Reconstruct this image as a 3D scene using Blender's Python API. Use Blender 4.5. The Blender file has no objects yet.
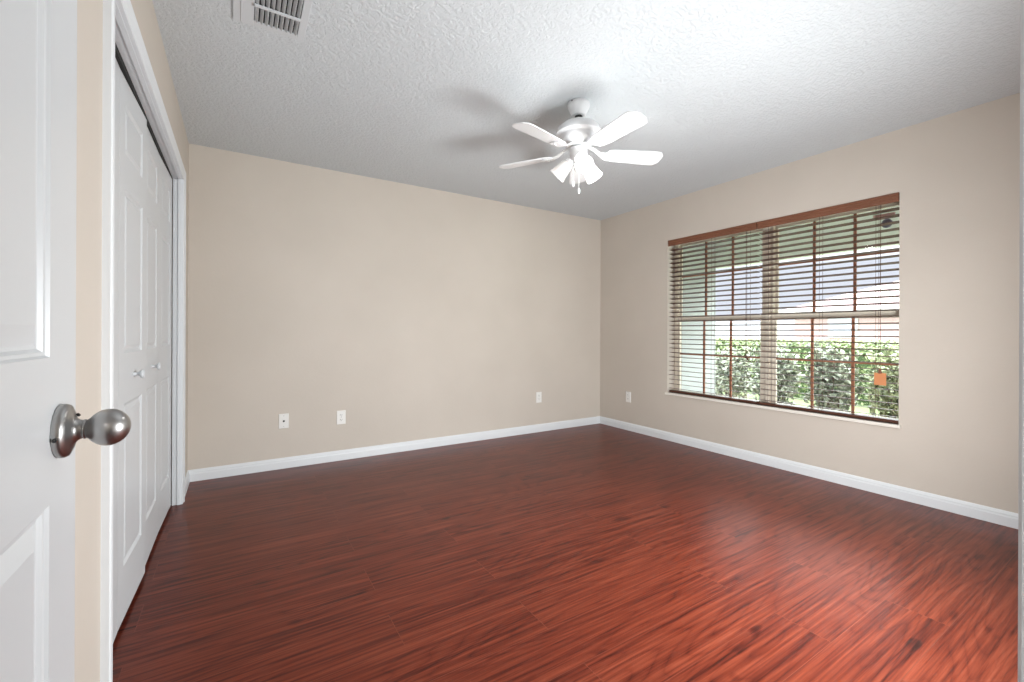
import bpy, bmesh, math, random
from mathutils import Vector, Matrix
C = bpy.context.scene
COL = C.collection
PI = math.pi

# ------------------------------------------------------------------ camera, sky, sun, added fill lights, exposure
EYE = 1.086
YAW, ROLL, FPX, HORIZON = .5591, .0040, 439.28, 332.5
cam_data = bpy.data.cameras.new('camera')
cam = bpy.data.objects.new('camera', cam_data); COL.objects.link(cam)
cam_data.sensor_fit = 'HORIZONTAL'; cam_data.sensor_width = 36
cam_data.lens = FPX / 1024 * 36
cam_data.shift_y = (HORIZON - 341) / 1024
cam_data.clip_start = .02
R_ = Vector((math.cos(YAW), -math.sin(YAW), 0)); F_ = Vector((math.sin(YAW), math.cos(YAW), 0)); U_ = Vector((0, 0, 1))
cr, sr = math.cos(ROLL), math.sin(ROLL)
right, up = cr*R_ + sr*U_, -sr*R_ + cr*U_
M = Matrix((right, up, -F_)).transposed().to_4x4(); M.translation = (0, 0, EYE)
cam.matrix_world = M
C.camera = cam

C.view_settings.view_transform = 'Standard'
C.view_settings.look = 'None'
C.view_settings.gamma = 1
C.view_settings.use_curve_mapping = False
C.view_settings.exposure = 0.45

world = bpy.data.worlds.new('sky'); C.world = world; world.use_nodes = True
wn, wl = world.node_tree.nodes, world.node_tree.links
wn.clear()
w_out = wn.new('ShaderNodeOutputWorld'); w_bg = wn.new('ShaderNodeBackground')
w_tc = wn.new('ShaderNodeTexCoord'); w_sep = wn.new('ShaderNodeSeparateXYZ'); w_ramp = wn.new('ShaderNodeValToRGB')
wl.new(w_tc.outputs['Generated'], w_sep.inputs[0]); wl.new(w_sep.outputs['Z'], w_ramp.inputs[0])
er = w_ramp.color_ramp
er.elements[0].position = 0.0; er.elements[0].color = (.225, .228, .262, 1)
er.elements[1].position = .5; er.elements[1].color = (3.5, 3.6, 3.8, 1)
e = er.elements.new(.13); e.color = (.225, .23, .268, 1)
e = er.elements.new(.28); e.color = (2.9, 3.0, 3.15, 1)
wl.new(w_ramp.outputs[0], w_bg.inputs[0]); w_bg.inputs[1].default_value = 2.9
wl.new(w_bg.outputs[0], w_out.inputs[0])

def lamp(name, kind, loc, energy, color=(1, 1, 1), **kw):
    d = bpy.data.lights.new(name, kind); d.energy = energy; d.color = color
    for k, v in kw.items(): setattr(d, k, v)
    o = bpy.data.objects.new(name, d); COL.objects.link(o); o.location = loc
    return o
sun = lamp('sun', 'SUN', (0, 0, 10), 1.8, (1, .97, .9), angle=math.radians(1))
sun.rotation_euler = Vector((-.16, -.72, .68)).to_track_quat('Z', 'Y').to_euler()
hall_fill = lamp('hall_fill', 'POINT', (-.22, -.75, 1.5), 15, (.97, .985, 1), shadow_soft_size=.06)  # added unseen light to brighten the doorway casing; the hall has no fixture
front_fill = lamp('front_wall_fill', 'AREA', (1.85, .14, .86), 76, (.95, .985, 1), shape='RECTANGLE', size=1.1, size_y=.7)  # added fill out of view beside the doorway, evens out the room's brightness
front_fill.rotation_euler = Vector((.09, -1, .0)).to_track_quat('Z', 'Y').to_euler()
corner_fill = lamp('corner_fill_light', 'POINT', (2.0, .30, 1.2), 3, (.95, .985, 1), shadow_soft_size=.2)  # added unseen fill for the door and ceiling; no real lamp stands here
sky_portal = lamp('window_daylight', 'AREA', (3.86, 2.03, 1.25), 1, shape='RECTANGLE', size=1.84, size_y=1.5)
sky_portal.data.cycles.is_portal = True
sky_portal.rotation_euler = Vector((1, 0, 0)).to_track_quat('Z', 'Y').to_euler()
BULB_W = 3.0

# ------------------------------------------------------------------ node helpers
def mat(name, color=(.8, .8, .8), rough=.5, metal=0, spec=.5, coat=0, bump=None, bump_scale=60, bump_dist=.002, var=0):
    m = bpy.data.materials.new(name); m.use_nodes = True
    nt = m.node_tree; n, l = nt.nodes, nt.links
    b = n['Principled BSDF']
    b.inputs['Base Color'].default_value = (*color, 1); b.inputs['Roughness'].default_value = rough
    b.inputs['Metallic'].default_value = metal; b.inputs['Specular IOR Level'].default_value = spec
    b.inputs['Coat Weight'].default_value = coat; b.inputs['Coat Roughness'].default_value = .15
    tc = n.new('ShaderNodeTexCoord')
    if var:
        nz = n.new('ShaderNodeTexNoise'); nz.inputs['Scale'].default_value = 6; nz.inputs['Detail'].default_value = 4
        l.new(tc.outputs['Object'], nz.inputs['Vector'])
        mx = n.new('ShaderNodeMix'); mx.data_type = 'RGBA'
        mx.inputs['A'].default_value = (*[c*(1-var) for c in color], 1); mx.inputs['B'].default_value = (*[min(1, c*(1+var)) for c in color], 1)
        l.new(nz.outputs['Fac'], mx.inputs['Factor']); l.new(mx.outputs['Result'], b.inputs['Base Color'])
    if bump:
        nz = n.new('ShaderNodeTexNoise'); nz.inputs['Scale'].default_value = bump_scale; nz.inputs['Detail'].default_value = 3
        l.new(tc.outputs['Object'], nz.inputs['Vector'])
        bp = n.new('ShaderNodeBump'); bp.inputs['Strength'].default_value = bump; bp.inputs['Distance'].default_value = bump_dist
        l.new(nz.outputs['Fac'], bp.inputs['Height']); l.new(bp.outputs[0], b.inputs['Normal'])
    return m

def ramp(n, stops):
    r = n.new('ShaderNodeValToRGB'); cr_ = r.color_ramp
    cr_.elements[0].position = stops[0][0]; cr_.elements[0].color = (*stops[0][1], 1)
    cr_.elements[1].position = stops[-1][0]; cr_.elements[1].color = (*stops[-1][1], 1)
    for p, c in stops[1:-1]:
        e = cr_.elements.new(p); e.color = (*c, 1)
    return r

def floor_material():
    m = bpy.data.materials.new('cherry_laminate'); m.use_nodes = True
    n, l = m.node_tree.nodes, m.node_tree.links
    b = n['Principled BSDF']
    tc = n.new('ShaderNodeTexCoord')
    def math_(op, a, bb=None, c=None):
        k = n.new('ShaderNodeMath'); k.operation = op
        for i, v in enumerate((a, bb, c)):
            if v is None: continue
            if isinstance(v, (int, float)): k.inputs[i].default_value = v
            else: l.new(v, k.inputs[i])
        return k.outputs[0]
    br = n.new('ShaderNodeTexBrick'); br.offset = .37; br.offset_frequency = 2
    br.inputs['Scale'].default_value = 1; br.inputs['Brick Width'].default_value = 1.28; br.inputs['Row Height'].default_value = .193
    br.inputs['Mortar Size'].default_value = .0011; br.inputs['Mortar Smooth'].default_value = .3
    br.inputs['Color1'].default_value = (0, 0, 0, 1); br.inputs['Color2'].default_value = (1, 1, 1, 1); br.inputs['Mortar'].default_value = (.5, .5, .5, 1)
    mp0 = n.new('ShaderNodeMapping'); mp0.inputs['Location'].default_value = (.31, .06, 0)
    l.new(tc.outputs['Object'], mp0.inputs[0]); l.new(mp0.outputs[0], br.inputs['Vector'])
    rnd = n.new('ShaderNodeSeparateColor'); l.new(br.outputs['Color'], rnd.inputs[0])
    rv = rnd.outputs[0]
    w = math_('MULTIPLY', rv, 37.0)
    def noise(scale, sxyz, detail, ww=True, dist=0, rough=.5):
        mp = n.new('ShaderNodeMapping'); mp.inputs['Scale'].default_value = sxyz
        l.new(tc.outputs['Object'], mp.inputs[0])
        z = n.new('ShaderNodeTexNoise'); z.noise_dimensions = '4D'
        z.inputs['Scale'].default_value = scale; z.inputs['Detail'].default_value = detail; z.inputs['Distortion'].default_value = dist
        z.inputs['Roughness'].default_value = rough
        l.new(mp.outputs[0], z.inputs['Vector'])
        if ww: l.new(w, z.inputs['W'])
        return z.outputs['Fac']
    broad = noise(1.0, (.75, 5.0, 1), 1.5, dist=.25)
    rings = math_('ABSOLUTE', math_('SINE', math_('MULTIPLY', broad, 62.0)))
    rings = math_('POWER', rings, .45)
    streak = noise(1.0, (1.7, 70, 1), 5, rough=.62)
    fibre = noise(1.0, (3, 150, 1), 3, rough=.6)
    blotch = noise(1.0, (1.6, 9, 1), 3)
    knot = noise(1.0, (4.2, 13, 1), 1, dist=.6)
    t = math_('MULTIPLY', rings, .17)
    t = math_('MULTIPLY_ADD', streak, 1.30, t)
    t = math_('MULTIPLY_ADD', fibre, .50, t)
    t = math_('MULTIPLY_ADD', blotch, .30, t)
    t = math_('MULTIPLY_ADD', rv, .045, t)
    t = math_('SUBTRACT', t, .675)
    kn = n.new('ShaderNodeMapRange'); kn.inputs['From Min'].default_value = .68; kn.inputs['From Max'].default_value = .8
    kn.inputs['To Min'].default_value = 0; kn.inputs['To Max'].default_value = .32
    l.new(knot, kn.inputs['Value'])
    t = math_('SUBTRACT', t, kn.outputs[0])
    rp = ramp(n, [(.14, (.019, .0036, .0023)), (.34, (.062, .0092, .0046)), (.50, (.112, .0182, .0080)), (.66, (.158, .030, .0135)), (.90, (.225, .052, .026))])
    l.new(t, rp.inputs[0])
    mx = n.new('ShaderNodeMix'); mx.data_type = 'RGBA'; l.new(math_('MULTIPLY', br.outputs['Fac'], .35), mx.inputs['Factor'])
    l.new(rp.outputs[0], mx.inputs['A']); mx.inputs['B'].default_value = (.24, .08, .05, 1)
    l.new(mx.outputs['Result'], b.inputs['Base Color'])
    b.inputs['Roughness'].default_value = .31
    b.inputs['Specular IOR Level'].default_value = .22
    bp = n.new('ShaderNodeBump'); bp.inputs['Strength'].default_value = .06; bp.inputs['Distance'].default_value = .0006
    h = math_('MULTIPLY', br.outputs['Fac'], -1.0)
    l.new(h, bp.inputs['Height']); l.new(bp.outputs[0], b.inputs['Normal'])
    return m

def ceiling_material():
    m = bpy.data.materials.new('knockdown_ceiling'); m.use_nodes = True
    n, l = m.node_tree.nodes, m.node_tree.links
    b = n['Principled BSDF']; b.inputs['Base Color'].default_value = (.625, .66, .68, 1); b.inputs['Roughness'].default_value = .9
    b.inputs['Specular IOR Level'].default_value = .1
    tc = n.new('ShaderNodeTexCoord')
    z = n.new('ShaderNodeTexNoise'); z.inputs['Scale'].default_value = 58; z.inputs['Detail'].default_value = 2.5; z.inputs['Distortion'].default_value = .6
    l.new(tc.outputs['Object'], z.inputs['Vector'])
    r = ramp(n, [(.42, (0, 0, 0)), (.54, (.8, .8, .8)), (.75, (1, 1, 1))])
    l.new(z.outputs['Fac'], r.inputs[0])
    bp = n.new('ShaderNodeBump'); bp.inputs['Strength'].default_value = .55; bp.inputs['Distance'].default_value = .0045
    l.new(r.outputs[0], bp.inputs['Height']); l.new(bp.outputs[0], b.inputs['Normal'])
    return m

def wall_material():
    m = mat('beige_paint', (.580, .524, .460), .62, spec=.3, bump=.22, bump_scale=48, bump_dist=.0022)
    n, l = m.node_tree.nodes, m.node_tree.links
    tc = n.new('ShaderNodeTexCoord'); z = n.new('ShaderNodeTexNoise'); z.inputs['Scale'].default_value = 1.6; z.inputs['Detail'].default_value = 3
    l.new(tc.outputs['Object'], z.inputs['Vector'])
    r = ramp(n, [(.3, (.562, .507, .445)), (.7, (.598, .541, .477))])
    l.new(z.outputs['Fac'], r.inputs[0]); l.new(r.outputs[0], n['Principled BSDF'].inputs['Base Color'])
    return m

def glass_material(name, tint, opacity):
    m = bpy.data.materials.new(name); m.use_nodes = True
    n, l = m.node_tree.nodes, m.node_tree.links
    n.remove(n['Principled BSDF'])
    t = n.new('ShaderNodeBsdfTransparent'); t.inputs[0].default_value = (*tint, 1)
    g = n.new('ShaderNodeBsdfGlossy'); g.inputs['Roughness'].default_value = .02
    mx = n.new('ShaderNodeMixShader'); mx.inputs[0].default_value = opacity
    l.new(t.outputs[0], mx.inputs[1]); l.new(g.outputs[0], mx.inputs[2]); l.new(mx.outputs[0], n['Material Output'].inputs[0])
    return m

def frosted_material():
    m = bpy.data.materials.new('frosted_shade_glass'); m.use_nodes = True
    n, l = m.node_tree.nodes, m.node_tree.links
    n.remove(n['Principled BSDF'])
    tr = n.new('ShaderNodeBsdfTransparent'); tr.inputs[0].default_value = (.95, .95, .95, 1)
    tl = n.new('ShaderNodeBsdfTranslucent'); tl.inputs[0].default_value = (.92, .92, .91, 1)
    df = n.new('ShaderNodeBsdfDiffuse'); df.inputs[0].default_value = (.9, .9, .89, 1)
    a = n.new('ShaderNodeMixShader'); a.inputs[0].default_value = .45
    l.new(tl.outputs[0], a.inputs[1]); l.new(df.outputs[0], a.inputs[2])
    c = n.new('ShaderNodeMixShader'); c.inputs[0].default_value = .5
    l.new(tr.outputs[0], c.inputs[1]); l.new(a.outputs[0], c.inputs[2]); l.new(c.outputs[0], n['Material Output'].inputs[0])
    return m

def emit_material(name, color, strength):
    m = mat(name, color)
    b = m.node_tree.nodes['Principled BSDF']
    b.inputs['Emission Color'].default_value = (*color, 1); b.inputs['Emission Strength'].default_value = strength
    return m

def leaf_material(name, c0, c1):
    m = mat(name, c0, .32, spec=.5)
    n, l = m.node_tree.nodes, m.node_tree.links
    gi = n.new('ShaderNodeTexCoord'); z = n.new('ShaderNodeTexNoise'); z.inputs['Scale'].default_value = 14
    l.new(gi.outputs['Object'], z.inputs['Vector'])
    r = ramp(n, [(.35, c0), (.65, c1)]); l.new(z.outputs['Fac'], r.inputs[0]); l.new(r.outputs[0], n['Principled BSDF'].inputs['Base Color'])
    n['Principled BSDF'].inputs['Transmission Weight'].default_value = 0
    return m

FLOOR, CEIL, WALL = floor_material(), ceiling_material(), wall_material()
TRIM = mat('white_trim', (.73, .755, .775), .38, spec=.5, bump=.05, bump_scale=20)
DOOR = mat('white_door_paint', (.57, .588, .602), .33, spec=.5, bump=.10, bump_scale=30, bump_dist=.001)
BIFOLD = mat('white_bifold_paint', (.60, .622, .638), .36, spec=.5, bump=.04, bump_scale=30, bump_dist=.001)
FANW = mat('white_enamel', (.74, .75, .76), .35, spec=.5, var=.01)
NICKEL = mat('brushed_nickel', (.40, .395, .39), .33, 1, bump=.04, bump_scale=300, bump_dist=.0004)
DARK = mat('dark_gap', (.012, .012, .012), .8)
PLATE = mat('white_plastic', (.80, .79, .76), .35)
SLOT = mat('dark_slot', (.03, .03, .03), .6)
WOODB = mat('brown_blind_wood', (.085, .033, .020), .42, spec=.4, var=.25, bump=.1, bump_scale=90)
VALB = mat('brown_valance_wood', (.205, .083, .045), .4, spec=.4, var=.2)
CORD = mat('brown_cord', (.10, .045, .03), .8)
TAG = mat('orange_tag', (.60, .24, .10), .6)
VINYL = mat('tan_window_frame', (.76, .68, .57), .45)
MUNTIN = mat('bronze_muntin', (.33, .135, .075), .5)
GLASS = glass_material('window_glass', (.95, .97, .955), .012)
SHADE = frosted_material()
BULB_DIM = emit_material('dim_bulb', (1, .98, .95), .25)
BULB = emit_material('lit_bulb', (1, .98, .95), 6)
STUCCO = mat('pale_stucco', (.37, .39, .375), .9, bump=.3, bump_scale=40)
SOFFIT = mat('green_soffit', (.64, .68, .63), .9, var=.04)
HPINK = mat('pink_stucco', (.40, .28, .28), .9, var=.06)
HROOF = mat('red_shingle', (.235, .175, .18), .9, var=.12)
HWHITE = mat('house_white', (.45, .43, .44), .7)
HPANE = mat('house_window', (.42, .44, .52), .3)
FENCE = mat('grey_block_wall', (.36, .35, .40), .9, var=.06)
LAWN = mat('lawn_green', (.11, .145, .06), .95, var=.35, bump=.5, bump_scale=30, bump_dist=.02)
MULCH = mat('mulch', (.34, .27, .20), .95, var=.3)
LEAF_A = leaf_material('leaf_olive', (.10, .13, .055), (.50, .53, .33))
LEAF_B = leaf_material('leaf_grey_green', (.10, .12, .09), (.46, .49, .38))
LEAF_H = leaf_material('leaf_hedge', (.10, .14, .06), (.24, .29, .13))
BARK = mat('bark', (.20, .15, .13), .9, var=.2)
HOUSING = mat('vent_enamel', (.62, .645, .665), .5)
DUCT_SHADE = mat('duct_shade_black', (.02, .02, .02), .9)
STICK_G = mat('grey_sticker', (.23, .22, .27), .5)
STICK_P = mat('pink_sticker', (.75, .48, .42), .6)

# ------------------------------------------------------------------ mesh helpers
class MB:
    def __init__(s): s.bm = bmesh.new()
    def box(s, x0, x1, y0, y1, z0, z1):
        v = [s.bm.verts.new((x, y, z)) for x in (x0, x1) for y in (y0, y1) for z in (z0, z1)]
        for q in ((0, 1, 3, 2), (4, 6, 7, 5), (0, 4, 5, 1), (2, 3, 7, 6), (0, 2, 6, 4), (1, 5, 7, 3)):
            s.bm.faces.new([v[i] for i in q])
        return s
    def quad(s, *p):
        s.bm.faces.new([s.bm.verts.new(q) for q in p]); return s
    def sweep(s, prof, frames, closed=True, caps=True):
        """prof: 2d points; frames: list of functions (u,v)->Vector"""
        rings = [[s.bm.verts.new(f(u, v)) for u, v in prof] for f in frames]
        k = len(prof)
        for a, b in zip(rings, rings[1:]):
            for i in range(k if closed else k-1):
                j = (i+1) % k
                s.bm.faces.new((a[i], a[j], b[j], b[i]))
        if caps and closed:
            s.bm.faces.new(rings[0][::-1]); s.bm.faces.new(rings[-1])
        return s
    def lathe(s, prof, mtx=Matrix(), seg=32, cap0=True, cap1=True):
        """prof: (radius, height) pairs along local z"""
        rings = []
        for r, h in prof:
            rings.append([s.bm.verts.new(mtx @ Vector((r*math.cos(2*PI*i/seg), r*math.sin(2*PI*i/seg), h))) for i in range(seg)])
        for a, b in zip(rings, rings[1:]):
            for i in range(seg):
                j = (i+1) % seg
                s.bm.faces.new((a[i], a[j], b[j], b[i]))
        if cap0: s.bm.faces.new(rings[0][::-1])
        if cap1: s.bm.faces.new(rings[-1])
        return s
    def tube(s, pts, r, seg=8):
        pts = [Vector(p) for p in pts]
        rings = []
        for i, p in enumerate(pts):
            d = (pts[min(i+1, len(pts)-1)] - pts[max(i-1, 0)]).normalized()
            a = d.orthogonal().normalized() if i == 0 else (a - d*a.dot(d)).normalized()
            b = d.cross(a)
            rr = r[i] if isinstance(r, (list, tuple)) else r
            rings.append([s.bm.verts.new(p + rr*(math.cos(2*PI*k/seg)*a + math.sin(2*PI*k/seg)*b)) for k in range(seg)])
        for A, B in zip(rings, rings[1:]):
            for i in range(seg):
                j = (i+1) % seg
                s.bm.faces.new((A[i], A[j], B[j], B[i]))
        s.bm.faces.new(rings[0][::-1]); s.bm.faces.new(rings[-1])
        return s
    def build(s, name, material, parent=None, smooth=None, bevel=0, loc=None):
        bmesh.ops.recalc_face_normals(s.bm, faces=s.bm.faces)
        me = bpy.data.meshes.new(name); s.bm.to_mesh(me); s.bm.free()
        if smooth is not None:
            for p in me.polygons: p.use_smooth = True
            me.set_sharp_from_angle(angle=math.radians(smooth))
        me.materials.append(material)
        o = bpy.data.objects.new(name, me); COL.objects.link(o)
        if parent: o.parent = parent
        if loc: o.location = loc
        if bevel:
            md = o.modifiers.new('bevel', 'BEVEL'); md.width = bevel; md.segments = 2; md.limit_method = 'ANGLE'; md.angle_limit = math.radians(40)
        return o

def tag(o, label, cat, group=None, kind=None):
    o['label'] = label; o['category'] = cat
    if group: o['group'] = group
    if kind: o['kind'] = kind
    return o
def thing(name, label, cat, loc=(0, 0, 0), rotz=0, group=None, kind=None):
    o = bpy.data.objects.new(name, None); COL.objects.link(o); o.location = loc; o.rotation_euler = (0, 0, rotz)
    o.empty_display_size = .1
    return tag(o, label, cat, group, kind)
def struct(mb, name, material, label, cat, **kw):
    return tag(mb.build(name, material, **kw), label, cat, kind='structure')
def copy_tree(o, parent=None):
    c = o.copy(); COL.objects.link(c)
    if parent: c.parent = parent
    for ch in list(o.children): copy_tree(ch, c)
    return c

# ------------------------------------------------------------------ room shell
H = 2.44
XL, XR, YB, YF = -.2997, 3.709, 3.922, .075
WT = .15                       # front / left wall thickness
XO = 3.909                     # outer face of the window wall
CL0, CL1, CLZ = 1.60, 3.43, 2.035          # closet opening
WY0, WY1, WZ0, WZ1 = 1.105, 2.95, .487, 2.026   # window opening
DX0, DX1, DZ = -.185, .567, 2.04          # entry doorway in the front wall
HB = -1.3                                  # back of the hall

struct(MB().box(-1.2, XO, HB-.1, YB+.12, -.1, 0), 'floor', FLOOR, 'glossy red-brown cherry laminate plank floor', 'floor')
struct(MB().box(-1.2, XO, HB-.1, YB+.12, H, H+.12), 'ceiling', CEIL, 'white ceiling with knockdown texture', 'ceiling')
struct(MB().box(XL-WT, XO, YB, YB+.12, 0, H), 'wall_back', WALL, 'long beige wall facing the doorway, with three wall plates', 'wall')
m = MB()
m.box(XR, XO, HB, WY0, 0, H).box(XR, XO, WY1, YB, 0, H).box(XR, XO, WY0, WY1, 0, WZ0).box(XR, XO, WY0, WY1, WZ1, H)
struct(m, 'wall_right', WALL, 'beige wall with the wide window', 'wall')
m = MB()
m.box(XL-.12, XL, HB, CL0-.018, 0, H).box(XL-.12, XL, CL1+.018, YB, 0, H).box(XL-.12, XL, CL0-.018, CL1+.018, CLZ+.016, H)
struct(m, 'wall_left', WALL, 'beige wall with the closet opening', 'wall')
m = MB()
m.box(XL, DX0, YF-WT, YF, 0, H).box(DX1+.02, XR, YF-WT, YF, 0, H).box(DX0, DX1+.02, YF-WT, YF, DZ+.02, H)
struct(m, 'wall_front', WALL, 'beige wall around the doorway the picture is taken from', 'wall')
m = MB()
m.box(XL, 1.0, HB-.1, HB, 0, H).box(1.0, 1.1, HB, YF-WT, 0, H)
struct(m, 'wall_hall', WALL, 'beige walls of the hall outside the doorway', 'wall')
m = MB()
m.box(-1.1, -1.04, CL0-.3, CL1+.2, 0, H).box(-1.1, XL-.12, CL0-.36, CL0-.3, 0, H).box(-1.1, XL-.12, CL1+.2, CL1+.26, 0, H)
struct(m, 'wall_closet', WALL, 'dark inner walls of the closet', 'wall')

# baseboards: profile (out from wall, height)
BASE = [(0, 0), (.014, 0), (.014, .052), (.0115, .060), (.0115, .068), (.007, .078), (.004, .083), (0, .084)]
def run(mb, a, b, nrm):
    a, b, nrm = Vector((*a, 0)), Vector((*b, 0)), Vector((*nrm, 0))
    t = (b-a).normalized()
    fa = lambda u, v: a + nrm*u + Vector((0, 0, v))
    fb = lambda u, v: b + nrm*u + Vector((0, 0, v))
    return mb.sweep(BASE, [fa, fb])
struct(run(MB(), (XL, YB), (XR, YB), (0, -1)), 'baseboard_back', TRIM, 'white moulded baseboard along the long beige wall', 'baseboard')
struct(run(MB(), (XR, YB), (XR, YF), (-1, 0)), 'baseboard_right', TRIM, 'white moulded baseboard under the window', 'baseboard')
m = run(run(MB(), (XL, YB), (XL, CL1+.06), (1, 0)), (XL, CL0-.06), (XL, YF), (1, 0))
struct(m, 'baseboard_left', TRIM, 'short white baseboards either side of the closet', 'baseboard')
struct(run(MB(), (DX1+.08, YF), (XR, YF), (0, 1)), 'baseboard_front', TRIM, 'white baseboard beside the doorway', 'baseboard')

# closet casing (three mitred sides) and jamb: profile (across from opening edge, out from wall)
CAS = [(0, 0), (0, .012), (.003, .0145), (.010, .0145), (.016, .0135), (.036, .016), (.052, .0205), (.064, .0205), (.068, .017), (.068, 0)]
CAS = [(u*.86, v) for u, v in CAS]
def casing(mb, lo, hi, top, place, prof, w=.003):
    """place(along, z, out) -> Vector"""
    frs = [lambda u, v: place(lo-w-u, 0, v), lambda u, v: place(lo-w-u, top+w+u, v),
           lambda u, v: place(hi+w+u, top+w+u, v), lambda u, v: place(hi+w+u, 0, v)]
    return mb.sweep(prof, frs)
m = casing(MB(), CL0, CL1, CLZ, lambda s_, z, o_: Vector((XL+o_, s_, z)), CAS)
struct(m, 'trim_1', TRIM, 'white moulded casing around the closet opening', 'trim')
m = MB()
XJ = XL-.016
m.box(XJ, XL, CL0-.012, CL0, 0, CLZ).box(XJ, XL, CL1, CL1+.012, 0, CLZ).box(XJ, XL, CL0-.012, CL1+.012, CLZ, CLZ+.012)
m.box(-.341, XJ, CL0-.018, CL0-.006, 0, CLZ).box(-.341, XJ, CL1+.006, CL1+.018, 0, CLZ).box(XL-.12, XJ, CL0-.018, CL1+.018, CLZ+.004, CLZ+.016)
struct(m, 'trim_2', TRIM, 'white closet jamb behind the casing', 'trim')
# closet bifold track under the head jamb
struct(MB().box(XL-.085, XL-.044, CL0+.01, CL1-.01, CLZ-.018, CLZ+.004), 'trim_3', DARK, 'dark bifold track under the closet head jamb', 'trim')

# doorway jamb and casing (room side), the right leg a touch out of plumb
m = MB()
m.box(DX0-.0, DX0+.012, YF-WT, YF, 0, DZ).box(DX1, DX1+.02, YF-WT, YF, 0, DZ).box(DX0, DX1+.02, YF-WT, YF, DZ, DZ+.02)
struct(m, 'trim_4', TRIM, 'white jamb of the doorway', 'trim')
m = MB().sweep([(u, v) for u, v in CAS], [lambda u, v: Vector((DX1+.004+u, YF+v, 0)), lambda u, v: Vector((DX1+.004+u, YF+v, DZ+.005+u))])
m.sweep(CAS, [lambda u, v: Vector((DX1+.004+u, YF+v, DZ+.005+u)), lambda u, v: Vector((DX0-.004-u*.6, YF+v, DZ+.005+u))])
struct(m, 'trim_5', TRIM, 'white casing of the doorway at the edge of the picture', 'trim')

# ------------------------------------------------------------------ panel doors
def panel_slab(W, Z0, Z1, T, panels, prof, place, mb=None):
    """front face with sunk, raised-field panels; place(u along width, out, z)."""
    mb = mb or MB()
    us = sorted({0, W, *[p[0] for p in panels], *[p[1] for p in panels]})
    zs = sorted({Z0, Z1, *[p[2] for p in panels], *[p[3] for p in panels]})
    V = {}
    def vert(u, o, z):
        k = (round(u, 5), round(o, 5), round(z, 5))
        if k not in V: V[k] = mb.bm.verts.new(place(u, o, z))
        return V[k]
    for ua, ub in zip(us, us[1:]):
        for za, zb in zip(zs, zs[1:]):
            if any(p[0] <= ua and ub <= p[1] and p[2] <= za and zb <= p[3] for p in panels): continue
            mb.bm.faces.new([vert(ua, 0, za), vert(ub, 0, za), vert(ub, 0, zb), vert(ua, 0, zb)])
    for u0, u1, z0, z1 in panels:
        # outer ring follows the grid points so the mesh stays closed
        prev = None
        for ins, dep in prof:
            cur = [vert(u0+ins, -dep, z0+ins), vert(u1-ins, -dep, z0+ins), vert(u1-ins, -dep, z1-ins), vert(u0+ins, -dep, z1-ins)]
            if prev:
                for i in range(4):
                    j = (i+1) % 4
                    mb.bm.faces.new((prev[i], prev[j], cur[j], cur[i]))
            prev = cur
        mb.bm.faces.new(prev)
    # back and edges
    b = [mb.bm.verts.new(place(u, -T, z)) for u, z in ((0, Z0), (W, Z0), (W, Z1), (0, Z1))]
    f = [mb.bm.verts.new(place(u, 0, z)) for u, z in ((0, Z0), (W, Z0), (W, Z1), (0, Z1))]
    mb.bm.faces.new(b[::-1])
    for i in range(4):
        j = (i+1) % 4
        mb.bm.faces.new((f[i], f[j], b[j], b[i]))
    return mb

# entry door, opened flat along the left wall; face at X = DXF, free edge at Y = DY1
DXF, DY0, DY1, DT = -.195, .098, .861, .035
door = thing('door_1', 'white six-panel door standing open beside the closet, with a nickel knob', 'door', (DXF, DY0, 0), kind='structure')
DW = DY1-DY0
PROF_D = [(0, 0), (.003, .0035), (.007, .0045), (.011, .0085), (.016, .0095), (.039, .0025)]
pan = []
s0, s1 = .102, DW-.102
mid = .06
for a, b in ((s0, DW/2-mid), (DW/2+mid, s1)):
    pan += [(a, b, .235, .871), (a, b, 1.053, 1.60), (a, b, 1.70, 1.93)]
panel_slab(DW, .012, 2.03, DT, pan, PROF_D, lambda u, o, z: Vector((o, u, z))).build('slab', DOOR, door)
# knob: axis +X
KY, KZ = .793-DY0, .956
KM = Matrix.Translation((0, KY, KZ)) @ Matrix.Rotation(PI/2, 4, 'Y')
knob = MB().lathe([(.0335, 0), (.0345, .002), (.0345, .006), (.033, .0095), (.026, .0125), (.018, .0150), (.0145, .0175), (.0125, .021), (.0122, .025)], KM, 48).build('knob_rose', NICKEL, door, smooth=50)
grip = [(.0118, .029), (.0128, .030), (.0128, .032), (.0118, .033), (.0135, .036), (.0175, .040), (.0210, .045), (.0236, .051), (.0245, .057), (.0245, .061), (.0232, .067), (.0205, .073), (.0160, .0785), (.0105, .0825), (.005, .0845), (.0008, .085)]
grip = [(r, .023+(h_-.029)*.86) for r, h_ in grip]
MB().lathe(grip, KM, 48).build('door_knob', NICKEL, door, smooth=50)
MB().lathe([(.0024, 0), (.0024, .0016)], Matrix.Translation((.0042, KY-.0343, KZ-.006)) @ Matrix.Rotation(PI/2, 4, 'X'), 12).build('set_screw', SLOT, door)
m = MB()
m.lathe([(.0023, 0), (.0023, .0025)], Matrix.Translation((.0155, KY+.008, KZ+.0175)) @ Matrix.Rotation(.9, 4, 'Y'), 10).build('key_hole', SLOT, door)
m = MB()
for z in (.25, 1.02, 1.82): m.tube([(.004, -.006, z-.045), (.004, -.006, z+.045)], .006, 10)
m.build('hinge', NICKEL, door, smooth=50)

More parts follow.
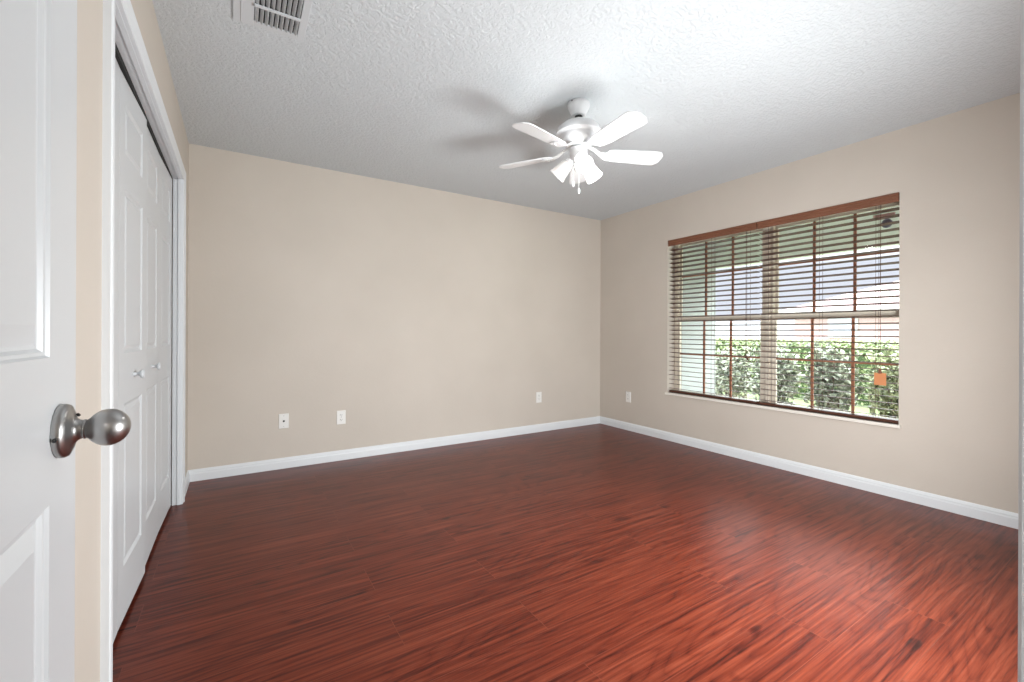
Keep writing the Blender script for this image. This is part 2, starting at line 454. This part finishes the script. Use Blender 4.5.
# closet bifold doors: two pairs of two leaves
PROF_L = [(0, 0), (.006, .004), (.012, .007), (.016, .007), (.030, .0015)]
ZB, ZT = .022, 2.016
def leaf(y0, x0, y1, x1, parent, knob_at=None):
    a, b = Vector((x0, y0, 0)), Vector((x1, y1, 0))
    t = (b-a); W = t.length; t.normalize(); nrm = Vector((t.y, -t.x, 0))
    st = .078
    ps = [(st, W-st, .216, .818), (st, W-st, 1.004, 1.612), (st, W-st, 1.735, 1.925)]
    mb = panel_slab(W, ZB, ZT, .032, ps, PROF_L, lambda u, o, z: a + t*u + nrm*o + Vector((0, 0, z)))
    o = mb.build('leaf', BIFOLD, parent)
    if knob_at:
        p = a + t*(W*knob_at) + Vector((0, 0, .915))
        km = Matrix.Translation(p) @ nrm.to_track_quat('Z', 'Y').to_matrix().to_4x4()
        MB().lathe([(.0085, 0), (.0085, .004), (.0065, .007), (.006, .014), (.009, .018), (.0155, .022), (.0175, .027), (.0165, .031), (.011, .034), (.003, .035)], km, 24).build('knob', BIFOLD, o, smooth=50)
    return o
d2 = thing('door_2', 'white bifold closet door of the pair nearer the entry door', 'door', kind='structure')
leaf(1.608, -.350, 2.053, -.355, d2)
leaf(2.055, -.355, 2.501, -.341, d2, .5)
d3 = thing('door_3', 'white bifold closet door of the pair nearer the long beige wall', 'door', kind='structure')
leaf(2.507, -.350, 2.951, -.350, d3, .5)
leaf(2.953, -.350, 3.388, -.341, d3)
MB().box(-.366, -.345, 3.378, 3.42, 0, .018).build('pivot', NICKEL, d3)

# ------------------------------------------------------------------ window
win = thing('window_1', 'twin single-hung window with brown grilles behind wooden blinds', 'window', (0, 0, 0), kind='structure')
WXF, WXB = 3.80, 3.865      # frame depth
YM = 2.0
FZ0, FZ1 = WZ0-.048, 2.024
def sash_unit(y0, y1):
    f = MB()
    f.box(WXF, WXB, y0, y0+.035, FZ0, FZ1).box(WXF, WXB, y1-.035, y1, FZ0, FZ1).box(WXF, WXB, y0+.035, y1-.035, FZ0, FZ0+.035).box(WXF, WXB, y0+.035, y1-.035, FZ1-.035, FZ1)
    f.build('window_frame', VINYL, win, bevel=.002)
    ya, yb = y0+.035, y1-.035
    zm = 1.225
    # lower sash sits inboard, upper sash outboard
    for nm, x, za, zb, t, rail in (('upper_sash', 3.842, zm-.02, FZ1-.035, .018, .022), ('lower_sash', 3.815, FZ0+.035, zm+.02, .020, .034)):
        s_ = MB()
        s_.box(x-t/2, x+t/2, ya, ya+.020, za, zb).box(x-t/2, x+t/2, yb-.020, yb, za, zb)
        s_.box(x-t/2, x+t/2, ya+.020, yb-.020, za, za+rail).box(x-t/2, x+t/2, ya+.020, yb-.020, zb-rail, zb)
        so = s_.build(nm, VINYL, win, bevel=.0015)
        g = MB(); g.box(x-.002, x+.002, ya+.020, yb-.020, za+rail, zb-rail); g.build('pane', GLASS, so)
        mu = MB(); w_ = yb-ya-.040
        for k in (1, 2):
            yy = ya+.020+w_*k/3
            mu.box(x-.006, x+.006, yy-.009, yy+.009, za+rail, zb-rail)
        zz = {'upper_sash': 1.659, 'lower_sash': .879}[nm]
        mu.box(x-.0061, x+.0061, ya+.020, yb-.020, zz-.009, zz+.009)
        mu.build('muntins', MUNTIN, so)
sash_unit(WY0-.03, YM-.010)
sash_unit(YM+.010, WY1-.02)
MB().box(WXF-.012, WXB, YM-.016, YM+.016, WZ0, WZ1).build('mullion', VINYL, win, bevel=.002)
m = MB()
so_ = [(XR-.022, WY0-.012), (XR, WY0-.012), (XR, WY0), (WXF, WY0), (WXF, WY1), (XR, WY1), (XR, WY1+.012), (XR-.022, WY1+.012)]
m.sweep(so_, [lambda u, v: Vector((u, v, WZ0-.024)), lambda u, v: Vector((u, v, WZ0))])
m.build('window_sill', mat('cream_sill', (.80, .76, .69), .4), win, bevel=.004)

tag(MB().lathe([(.032, 0), (.032, .001)], Matrix.Translation((3.838, 1.212, 1.858)) @ Matrix.Rotation(PI/2, 4, 'Y'), 28).build('window_sticker', STICK_G),
    'small round grey sticker at the top corner of the window glass', 'sticker')
tag(MB().box(3.8375, 3.8385, 1.165, 1.29, 1.898, 1.928).build('window_label', STICK_P), 'narrow pink sticker just above the round grey one on the window', 'sticker')

# ------------------------------------------------------------------ blinds
def blind(y0, y1, label, cords, wand=None, hang=None):
    cx = 3.748
    t = thing('window_blind', label, 'blind', (cx, (y0+y1)/2, WZ1), group='wooden blinds in the window')
    O = lambda x, y, z: (x-cx, y-(y0+y1)/2, z-WZ1)
    def B(mb, x0, x1, ya, yb, za, zb):
        a, b = O(x0, ya, za), O(x1, yb, zb); return mb.box(a[0], b[0], a[1], b[1], a[2], b[2])
    # valance with a grooved face
    v = MB(); zt, zb = WZ1-.002, WZ1-.062
    prof = [(.0, zb), (-.008, zb), (-.011, zb+.005), (-.011, zb+.016), (-.008, zb+.019), (-.008, zb+.022), (-.011, zb+.025), (-.011, zb+.036), (-.008, zb+.039), (-.008, zb+.042), (-.012, zb+.046), (-.012, zt-.003), (-.009, zt), (0, zt)]
    xv = XR+.004
    v.sweep(prof, [lambda u, w_: Vector(O(xv+u, y0, w_)), lambda u, w_: Vector(O(xv+u, y1, w_))])
    v.build('valance', VALB, t)
    h = MB(); B(h, 3.722, 3.776, y0+.004, y1-.004, WZ1-.045, WZ1-.003); h.build('head_rail', WOODB, t)
    s_ = MB(); n = 32; ztop, pitch = 1.926, .0451
    zs = [ztop-pitch*i for i in range(n)]
    for z in zs:
        # slightly crowned slat
        pr = [(-.025, -.0022), (-.012, -.0008), (0, -.0003), (.012, -.0008), (.025, -.0022), (.025, .0010), (.012, .0024), (0, .0029), (-.012, .0024), (-.025, .0010)]
        s_.sweep(pr, [lambda u, w_: Vector(O(cx+u, y0+.003, z+w_-u*.13)), lambda u, w_: Vector(O(cx+u, y1-.003, z+w_-u*.13))])
    s_.build('slats', WOODB, t)
    zr = WZ0+.003
    b = MB(); B(b, cx-.026, cx+.026, y0+.003, y1-.003, zr, zr+.020); b.build('bottom_rail', WOODB, t, bevel=.003)
    for yc in cords:
        l_ = MB()
        for x in (cx-.0265, cx+.0265): l_.tube([O(x, yc, WZ1-.045), O(x, yc, zr+.018)], .0011, 6)
        for z in zs: l_.tube([O(cx-.0265, yc, z-.003), O(cx+.0265, yc, z-.003)], .0006, 4)
        l_.build('ladder_cord', CORD, t)
    if wand:
        yw, zw = wand
        MB().tube([O(XR+.002, yw, WZ1-.05), O(XR+.002, yw, zw)], .0021, 6).build('lift_cord', CORD, t)
        for dy, dz in ((.0, 0), (-.018, -.012)):
            M_ = Matrix.Translation(O(XR+.001, yw+dy, zw+dz-.03)) @ Matrix.Rotation(dy*18, 4, 'X')
            MB().lathe([(.003, .034), (.005, .030), (.0075, .012), (.010, .002), (.008, 0)], M_, 14).build('tassel', WOODB, t, smooth=50)
    if hang:
        yw, zw = hang
        MB().tube([O(XR-.004, yw, WZ1-.05), O(XR-.006, yw, zw)], .0019, 6).build('lift_cord', CORD, t)
        MB().lathe([(.003, .032), (.006, .028), (.009, .010), (.011, .0), (.009, -.002)], Matrix.Translation(O(XR-.006, yw, zw-.03)), 14).build('tassel', VALB, t, smooth=50)
        g = MB(); a = O(XR-.0075, yw-.034, zw-.112); g.box(a[0], a[0]+.002, a[1], a[1]+.066, a[2], a[2]+.083)
        g.box(a[0]-.001, a[0], a[1]+.026, a[1]+.040, a[2]+.080, a[2]+.098)
        g.build('cord_tag', TAG, t)['label'] = 'orange cord tag'
    return t
YG = 2.043
blind(YG+.004, WY1-.012, 'brown wooden slat blind on the half of the window towards the room corner', (2.83, 2.47, 2.135), wand=(2.137, .90))
blind(WY0+.003, YG-.004, 'brown wooden slat blind with an orange cord tag', (1.955, 1.58, 1.235), hang=(1.203, .85))

# ------------------------------------------------------------------ ceiling fan
FX, FY = 1.700, 1.987
fan = thing('ceiling_fan', 'white five-blade ceiling fan with three lit glass shades', 'ceiling fan', (FX, FY, H))
L = lambda z: min(H, EYE+(z-EYE)*1.0205)-H
MB().lathe([(.030, -.080), (.040, -.078), (.053, -.050), (.063, -.028), (.066, -.016), (.064, -.006), (.058, 0)], seg=40).build('canopy', FANW, fan, smooth=45)
for a in (-2.9, .3):
    m = MB(); m.lathe([(.004, 0), (.004, .003)], Matrix.Translation((.0645*math.cos(a), .0645*math.sin(a), -.012)) @ Matrix.Rotation(PI/2, 4, Vector((-math.sin(a), math.cos(a), 0))), 10)
    m.build('canopy_screw', SLOT, fan)
MB().lathe([(.022, L(2.326)), (.022, L(2.336))], seg=24).build('canopy_collar', SLOT, fan)
MB().lathe([(.0125, L(2.28)), (.0125, L(2.345))], seg=20).build('downrod', FANW, fan, smooth=45)
MB().lathe([(.020, L(2.30)), (.045, L(2.298)), (.095, L(2.285)), (.122, L(2.262)), (.131, L(2.238)), (.131, L(2.229)), (.112, L(2.225)), (.105, L(2.218))], seg=56).build('motor_cover', FANW, fan, smooth=35)
MB().lathe([(.105, L(2.223)), (.103, L(2.205)), (.095, L(2.188)), (.080, L(2.172)), (.062, L(2.160))], seg=56).build('motor_housing', FANW, fan, smooth=35)
MB().lathe([(.060, L(2.164)), (.052, L(2.160)), (.034, L(2.156)), (.034, L(2.150)), (.050, L(2.147)), (.052, L(2.120)), (.050, L(2.098)), (.040, L(2.085)), (.020, L(2.072)), (.004, L(2.066))], seg=40).build('switch_housing', FANW, fan, smooth=35)
MB().lathe([(.0355, L(2.1495)), (.0355, L(2.1555))], seg=30).build('housing_slot', SLOT, fan)
# blades
def blade_outline():
    r0, r1 = .175, .515
    pts = [(r0, -.046), (r0+.03, -.053), (r1-.05, -.0655), (r1-.022, -.062), (r1, -.036), (r1+.004, 0), (r1, .036), (r1-.022, .062), (r1-.05, .0655), (r0+.03, .053), (r0, .046), (r0-.012, .02), (r0-.012, -.02)]
    return pts
def make_blade(ang):
    zb = L(2.122)
    Mx = Matrix.Rotation(ang, 4, 'Z') @ Matrix.Translation((0, 0, zb)) @ Matrix.Rotation(math.radians(-12), 4, 'X')
    mb = MB(); o = blade_outline()
    top = [mb.bm.verts.new(Mx @ Vector((x, y, .003))) for x, y in o]; bot = [mb.bm.verts.new(Mx @ Vector((x, y, -.003))) for x, y in o]
    mb.bm.faces.new(top); mb.bm.faces.new(bot[::-1])
    for i in range(len(o)):
        j = (i+1) % len(o); mb.bm.faces.new((top[i], top[j], bot[j], bot[i]))
    b = mb.build('blade', FANW, fan)
    # cast iron bracket: hub arm that widens to a three-lobed plate under the blade
    mi = MB(); R3 = Matrix.Rotation(ang, 4, 'Z')
    arm = [(.060, .014, L(2.164)), (.095, .013, L(2.150)), (.130, .017, L(2.128)), (.165, .030, L(2.117)), (.205, .040, L(2.117)), (.225, .030, L(2.117)), (.235, .010, L(2.117))]
    tw = lambda x: math.radians(-12)*max(0, min(1, (x-.10)/.06))
    def P(x, y, z):
        a = tw(x); return R3 @ Vector((x, y*math.cos(a), z + y*math.sin(a)))
    tp = [(mi.bm.verts.new(P(x, w, z+.001)), mi.bm.verts.new(P(x, -w, z+.001)), mi.bm.verts.new(P(x, -w, z-.005)), mi.bm.verts.new(P(x, w, z-.005))) for x, w, z in arm]
    for A, B_ in zip(tp, tp[1:]):
        for i in range(4):
            j = (i+1) % 4; mi.bm.faces.new((A[i], A[j], B_[j], B_[i]))
    mi.bm.faces.new(tp[0][::-1]); mi.bm.faces.new(tp[-1])
    for x, y in ((.19, .022), (.19, -.022), (.222, 0)):
        mi.lathe([(.005, 0), (.005, .003), (.003, .0045)], R3 @ Matrix.Translation((x, y, L(2.117)-y*.21-.0095)), 10)
    mi.build('blade_bracket', FANW, b)
    return b
for k in range(5): make_blade(math.radians(-166.8 + 72*k))
# three lamp shades
for k, (az, lit) in enumerate(((-117, 1), (123, .05), (3, 1))):
    a = math.radians(az); tilt = math.radians(47)
    d = Vector((math.cos(a)*math.sin(tilt), math.sin(a)*math.sin(tilt), -math.cos(tilt)))
    q = d.to_track_quat('Z', 'Y').to_matrix().to_4x4()
    root = Vector((.030*math.cos(a), .030*math.sin(a), L(2.103)))
    arm = MB().lathe([(.014, -.01), (.014, .022), (.024, .027), (.026, .040), (.022, .044)], Matrix.Translation(root) @ q, 24).build('lamp_arm', FANW, fan, smooth=40)
    sm = Matrix.Translation(root + d*.036) @ q
    outer = [(.022, 0), (.031, .006), (.036, .020), (.040, .045), (.0455, .080), (.051, .104), (.0535, .110)]
    inner = [(.0515, .110), (.049, .103), (.0435, .079), (.038, .045), (.034, .021), (.028, .008)]
    sh = MB().lathe(outer+inner, sm, 40, cap0=False, cap1=False).build('lamp_shade', SHADE, fan, smooth=60)
    MB().lathe([(.012, .006), (.0125, .022), (.020, .040), (.0265, .056), (.0285, .068), (.025, .082), (.015, .0925), (.003, .096)], sm, 24).build('bulb', BULB if lit == 1 else BULB_DIM, sh, smooth=60)
    bp = Vector((FX, FY, H)) + root + d*(.036+.104)
    lamp('fan_bulb_light', 'POINT', bp, BULB_W*lit, (1, .985, .955), shadow_soft_size=.05)
# pull chains
for (px, py, z1, c) in ((-.030, .012, 1.925, .011), (-.006, -.012, 1.882, .012)):
    m = MB(); m.tube([(px, py, L(2.09)), (px, py, L(z1+.03))], .0012, 6)
    ch = m.build('pull_chain', FANW, fan)
    MB().lathe([(.002, .034), (.006, .028), (.0078, .014), (.006, .003), (.002, 0)], Matrix.Translation((px, py, L(z1))), 14).build('pendant', FANW, ch, smooth=60)

# ------------------------------------------------------------------ ceiling vent
VX0, VX1, VY0, VY1 = -.02, .257, 1.90, 2.25
vent = thing('ceiling_vent', 'white metal air register on the ceiling above the closet', 'air vent', ((VX0+VX1)/2, (VY0+VY1)/2, H))
vx, vy = (VX1-VX0)/2, (VY1-VY0)/2
fr = MB()
ix0, ix1, iy = -.062, vx-.03, vy-.035
pr = [(0, 0), (0, -.004), (.012, -.008), (.026, -.008), (.030, -.004), (.030, 0)]
fr.box(-vx, ix0, -vy, vy, -.007, 0).box(ix1, vx, -vy, vy, -.007, 0).box(ix0, ix1, -vy, -iy, -.007, 0).box(ix0, ix1, iy, vy, -.007, 0)
fr.box(-vx+.028, -vx+.032, -vy+.012, vy-.012, -.010, -.007)
fr.build('frame', HOUSING, vent, bevel=.003)
MB().box(ix0, ix1, -iy, iy, -.0012, -.0002).build('duct_shade', DUCT_SHADE, vent)  # flat sheet; its near-black colour stands in for shade inside the duct
lv = MB()
nl = 9
for i in range(nl):
    x = ix0 + (ix1-ix0)*(i+.5)/nl
    for ya, yb in ((-iy, .012), (.020, iy)):
        lv.sweep([(-.0070, -.0015), (.0046, -.0125), (.0058, -.0115), (-.0058, -.0005)], [lambda u, v: Vector((x+u, ya, v+.0)), lambda u, v: Vector((x+u, yb, v+.0))])
lv.build('louvers', HOUSING, vent)
MB().box(ix0, ix1, .010, .022, -.017, -.010).build('divider', HOUSING, vent)

# ------------------------------------------------------------------ wall plates
def plate(name, label, loc, rotz, coax=False):
    t = thing(name, label, 'wall plate', loc, rotz, group='white wall plates low on the walls')
    # local: +x right, -y out of the wall
    m = MB(); m.sweep([(-.0355, -.058), (.0355, -.058), (.0355, .058), (-.0355, .058)], [lambda u, v: Vector((u, 0, v)), lambda u, v: Vector((u, -.0035, v)), lambda u, v: Vector((u*.93, -.0060, v*.955))])
    m.build('face_plate', PLATE, t)
    if coax:
        km = Matrix.Translation((0, -.0058, .0)) @ Matrix.Rotation(PI/2, 4, 'X')
        MB().lathe([(.0085, 0), (.0085, .002), (.0058, .0022), (.0058, .009)], km, 6).build('coax_jack', SLOT, t)
        for z in (-.042, .042): MB().lathe([(.003, 0), (.0025, .001)], Matrix.Translation((0, -.0058, z)) @ Matrix.Rotation(PI/2, 4, 'X'), 10).build('screw', NICKEL, t)
    else:
        for z in (-.0195, .0195):
            o_ = [(.0165*max(-.83, min(.83, math.cos(2*PI*i/28)))/.83*.83, .0145*math.sin(2*PI*i/28)) for i in range(28)]
            rc = MB().sweep(o_, [lambda u, v: Vector((u, -.0055, v+z)), lambda u, v: Vector((u*.98, -.0078, v*.98+z))]).build('receptacle', PLATE, t)
            s_ = MB()
            s_.box(-.0078, -.0050, -.0084, -.0075, z-.001, z+.0085).box(.0050, .0072, -.0084, -.0075, z, z+.0080)
            s_.lathe([(.0026, 0), (.0026, .001)], Matrix.Translation((0, -.0074, z-.0075)) @ Matrix.Rotation(PI/2, 4, 'X'), 10)
            s_.build('slots', SLOT, rc)
        MB().lathe([(.003, 0), (.0025, .001)], Matrix.Translation((0, -.0058, 0)) @ Matrix.Rotation(PI/2, 4, 'X'), 10).build('screw', NICKEL, t)
    return t
plate('cable_outlet', 'white cable jack plate with one dark socket, nearest the closet', (.3165, YB, .375), 0, True)
plate('wall_outlet', 'white duplex power outlet just right of the cable jack plate', (.7495, YB, .3615), 0)
plate('wall_outlet', 'white duplex power outlet on the long beige wall near the room corner', (2.803, YB, .3775), 0)
plate('wall_outlet', 'white duplex power outlet on the window wall near the room corner', (XR, 3.469, .371), -PI/2)

# ------------------------------------------------------------------ outdoors
GZ = -.22
struct(MB().box(XO, 70, -30, 60, GZ-.1, GZ), 'ground', LAWN, 'green lawn outside the window', 'lawn')
struct(MB().box(5.75, 7.4, -3, 6, GZ, GZ+.03), 'ground_bed', MULCH, 'mulched planting bed outside the window', 'ground')
struct(MB().box(XO, 5.75, -3, 3.75, GZ, GZ+.12), 'floor_porch', STUCCO, 'pale porch slab outside the window', 'floor')
struct(MB().box(XO, 5.8, -3, 3.75, 2.42, 2.54), 'ceiling_porch', SOFFIT, 'pale green porch ceiling seen at the top of the window', 'ceiling')
struct(MB().box(5.55, 5.8, -3, 3.75, 2.005, 2.42), 'wall_porch_beam', SOFFIT, 'pale green beam along the porch edge', 'beam')
struct(MB().box(XO, 5.52, 3.60, 3.75, GZ, 2.42), 'wall_porch_end', STUCCO, 'pale stucco wall closing the end of the porch', 'wall')

rng = random.Random(7)
def shrub(name, x, y, rx, ry, h, n, lm, label, size=.05, base=GZ, boxy=False, stems=9, bare=.42):
    t = thing(name, label, name.replace('_', ' ') if name == 'hedge' else 'shrub', (x, y, base), group=None if name == 'hedge' else 'shrubs in the row outside the window')
    st = MB(); lf = MB()
    if not boxy:
        tips = []
        for k in range(stems):
            a = rng.uniform(0, 2*PI); r = rng.uniform(.3, .95)
            top = Vector((rx*r*math.cos(a), ry*r*math.sin(a), h*rng.uniform(.65, .97)))
            midp = top*.5 + Vector((rng.uniform(-.05, .05), rng.uniform(-.05, .05), .05))
            b0 = Vector((rng.uniform(-.06, .06), rng.uniform(-.06, .06), 0))
            st.tube([b0, midp, top], [.010, .007, .003], 5); tips.append((b0, midp, top))
    for k in range(n):
        if boxy:
            p = Vector((rng.uniform(-rx, rx), rng.uniform(-ry, ry), rng.uniform(.02, h)))
            f_ = rng.random()
            if f_ < .45: p.z = h - abs(rng.gauss(0, .03))
            else: p.x = (-rx if f_ < .9 else rx) + rng.gauss(0, .035)
        else:
            u, c_ = rng.uniform(0, 2*PI), rng.uniform(-1, 1)
            rr = rng.uniform(.45, 1)**.5 * (.86 + .14*math.sin(5*u+x*7)*math.cos(4*c_))
            s_ = math.sqrt(1-c_*c_)
            p = Vector((rx*rr*s_*math.cos(u), ry*rr*s_*math.sin(u), h*(.54+.46*rr*c_)))
            if rng.random() < bare:
                b0, mi_, tp_ = rng.choice(tips); q = rng.random(); p = mi_.lerp(tp_, q) + Vector((rng.gauss(0, .04), rng.gauss(0, .04), rng.gauss(0, .04)))
        d = Vector((rng.gauss(0, 1), rng.gauss(0, 1), rng.gauss(.35, .8))).normalized()
        w = d.orthogonal().normalized(); w.rotate(Matrix.Rotation(rng.uniform(0, PI), 3, d))
        l_ = size*rng.uniform(.7, 1.35); ww = l_*.27; nn = d.cross(w)
        a_, b_, c2, e_ = p, p+d*l_*.5+w*ww, p+d*l_-nn*l_*.15, p+d*l_*.5-w*ww
        mid_ = p+d*l_*.5+nn*l_*.08
        v = [lf.bm.verts.new(q) for q in (a_, b_, c2, e_, mid_)]
        for i in range(4): lf.bm.faces.new((v[i], v[(i+1) % 4], v[4]))
    if boxy:
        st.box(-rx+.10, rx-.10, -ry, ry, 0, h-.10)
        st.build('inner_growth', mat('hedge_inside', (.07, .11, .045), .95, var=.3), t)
    else: st.build('stems', BARK, t)
    lf.build('foliage', lm, t)
    return t
shrub('shrub', 6.45, 3.96, .36, .31, 1.16, 1300, LEAF_B, 'grey-green shrub beside the pale porch wall, at the end of the row outside', .09, stems=16)
shrub('shrub', 6.4, 3.27, .36, .31, 1.2, 1300, LEAF_B, 'grey-green shrub between the pale porch wall and the window mullion', .09, stems=16)
shrub('shrub', 6.45, 2.6, .36, .31, 1.17, 1300, LEAF_B, 'grey-green shrub just behind the window mullion', .09, stems=16)
shrub('shrub', 6.45, 1.92, .36, .31, 1.2, 1300, LEAF_A, 'olive shrub in the half of the window with the orange tag, next to the mullion', .09, stems=16)
shrub('shrub', 6.4, 1.22, .36, .31, 1.18, 1300, LEAF_A, 'olive shrub midway between the mullion and the orange tag', .09, stems=16)
shrub('shrub', 6.45, 0.52, .36, .31, 1.16, 1300, LEAF_A, 'olive shrub seen past the orange cord tag', .09, stems=16)
shrub('hedge', 10.2, 4.2, .5, 6.0, 1.13, 15000, LEAF_H, 'clipped bright green hedge behind the shrubs outside', .085, boxy=True)

# houses across the way
def house(name, label, x0, x1, y0, y1, eave, ridge, hip, wall_m, roof_m, wins):
    t = thing(name, label, 'house', (x0, (y0+y1)/2, GZ))
    cy = (y0+y1)/2; z = lambda q: q-GZ
    MB().box(0, x1-x0, y0-cy, y1-cy, 0, z(eave)).build('wall', wall_m, t)
    r = MB(); o = .5
    v = [r.bm.verts.new(p) for p in ((-o, y0-cy-o, z(eave)), (x1-x0+o, y0-cy-o, z(eave)), (x1-x0+o, y1-cy+o, z(eave)), (-o, y1-cy+o, z(eave)),
                                     ((x1-x0)/2, y0-cy+hip, z(ridge)), ((x1-x0)/2, y1-cy-hip, z(ridge)))]
    for q in ((0, 1, 2, 3), (0, 4, 1), (1, 4, 5, 2), (2, 5, 3), (3, 5, 4, 0)): r.bm.faces.new([v[i] for i in q])
    r.build('roof', roof_m, t)
    MB().box(-o-.03, -o+.02, y0-cy-o, y1-cy+o, z(eave)-.18, z(eave)+.02).build('fascia', HWHITE, t)
    for ya, yb, za, zb in wins:
        f = MB().box(-.06, .0, ya-cy, yb-cy, z(za), z(zb)).build('window', HWHITE, t)
        MB().box(-.07, -.06, ya-cy+.08, yb-cy-.08, z(za)+.08, z(zb)-.08).build('pane', HPANE, f)
    return t
house('house', 'pink house with a pale red hip roof across the lawn outside', 24, 33, -10, 11.3, 2.25, 4.2, 4.5, HPINK, HROOF, ((8.6, 9.8, .9, 2.0), (4.4, 6.2, .8, 2.0), (-1, 1, .8, 2)))
tag(MB().box(27, 27.3, 12.2, 30, GZ, 1.75).box(26.95, 27.35, 12.1, 30.1, 1.75, 1.85).build('garden_wall', FENCE), 'grey garden wall beyond the hedge outside the window', 'garden wall')
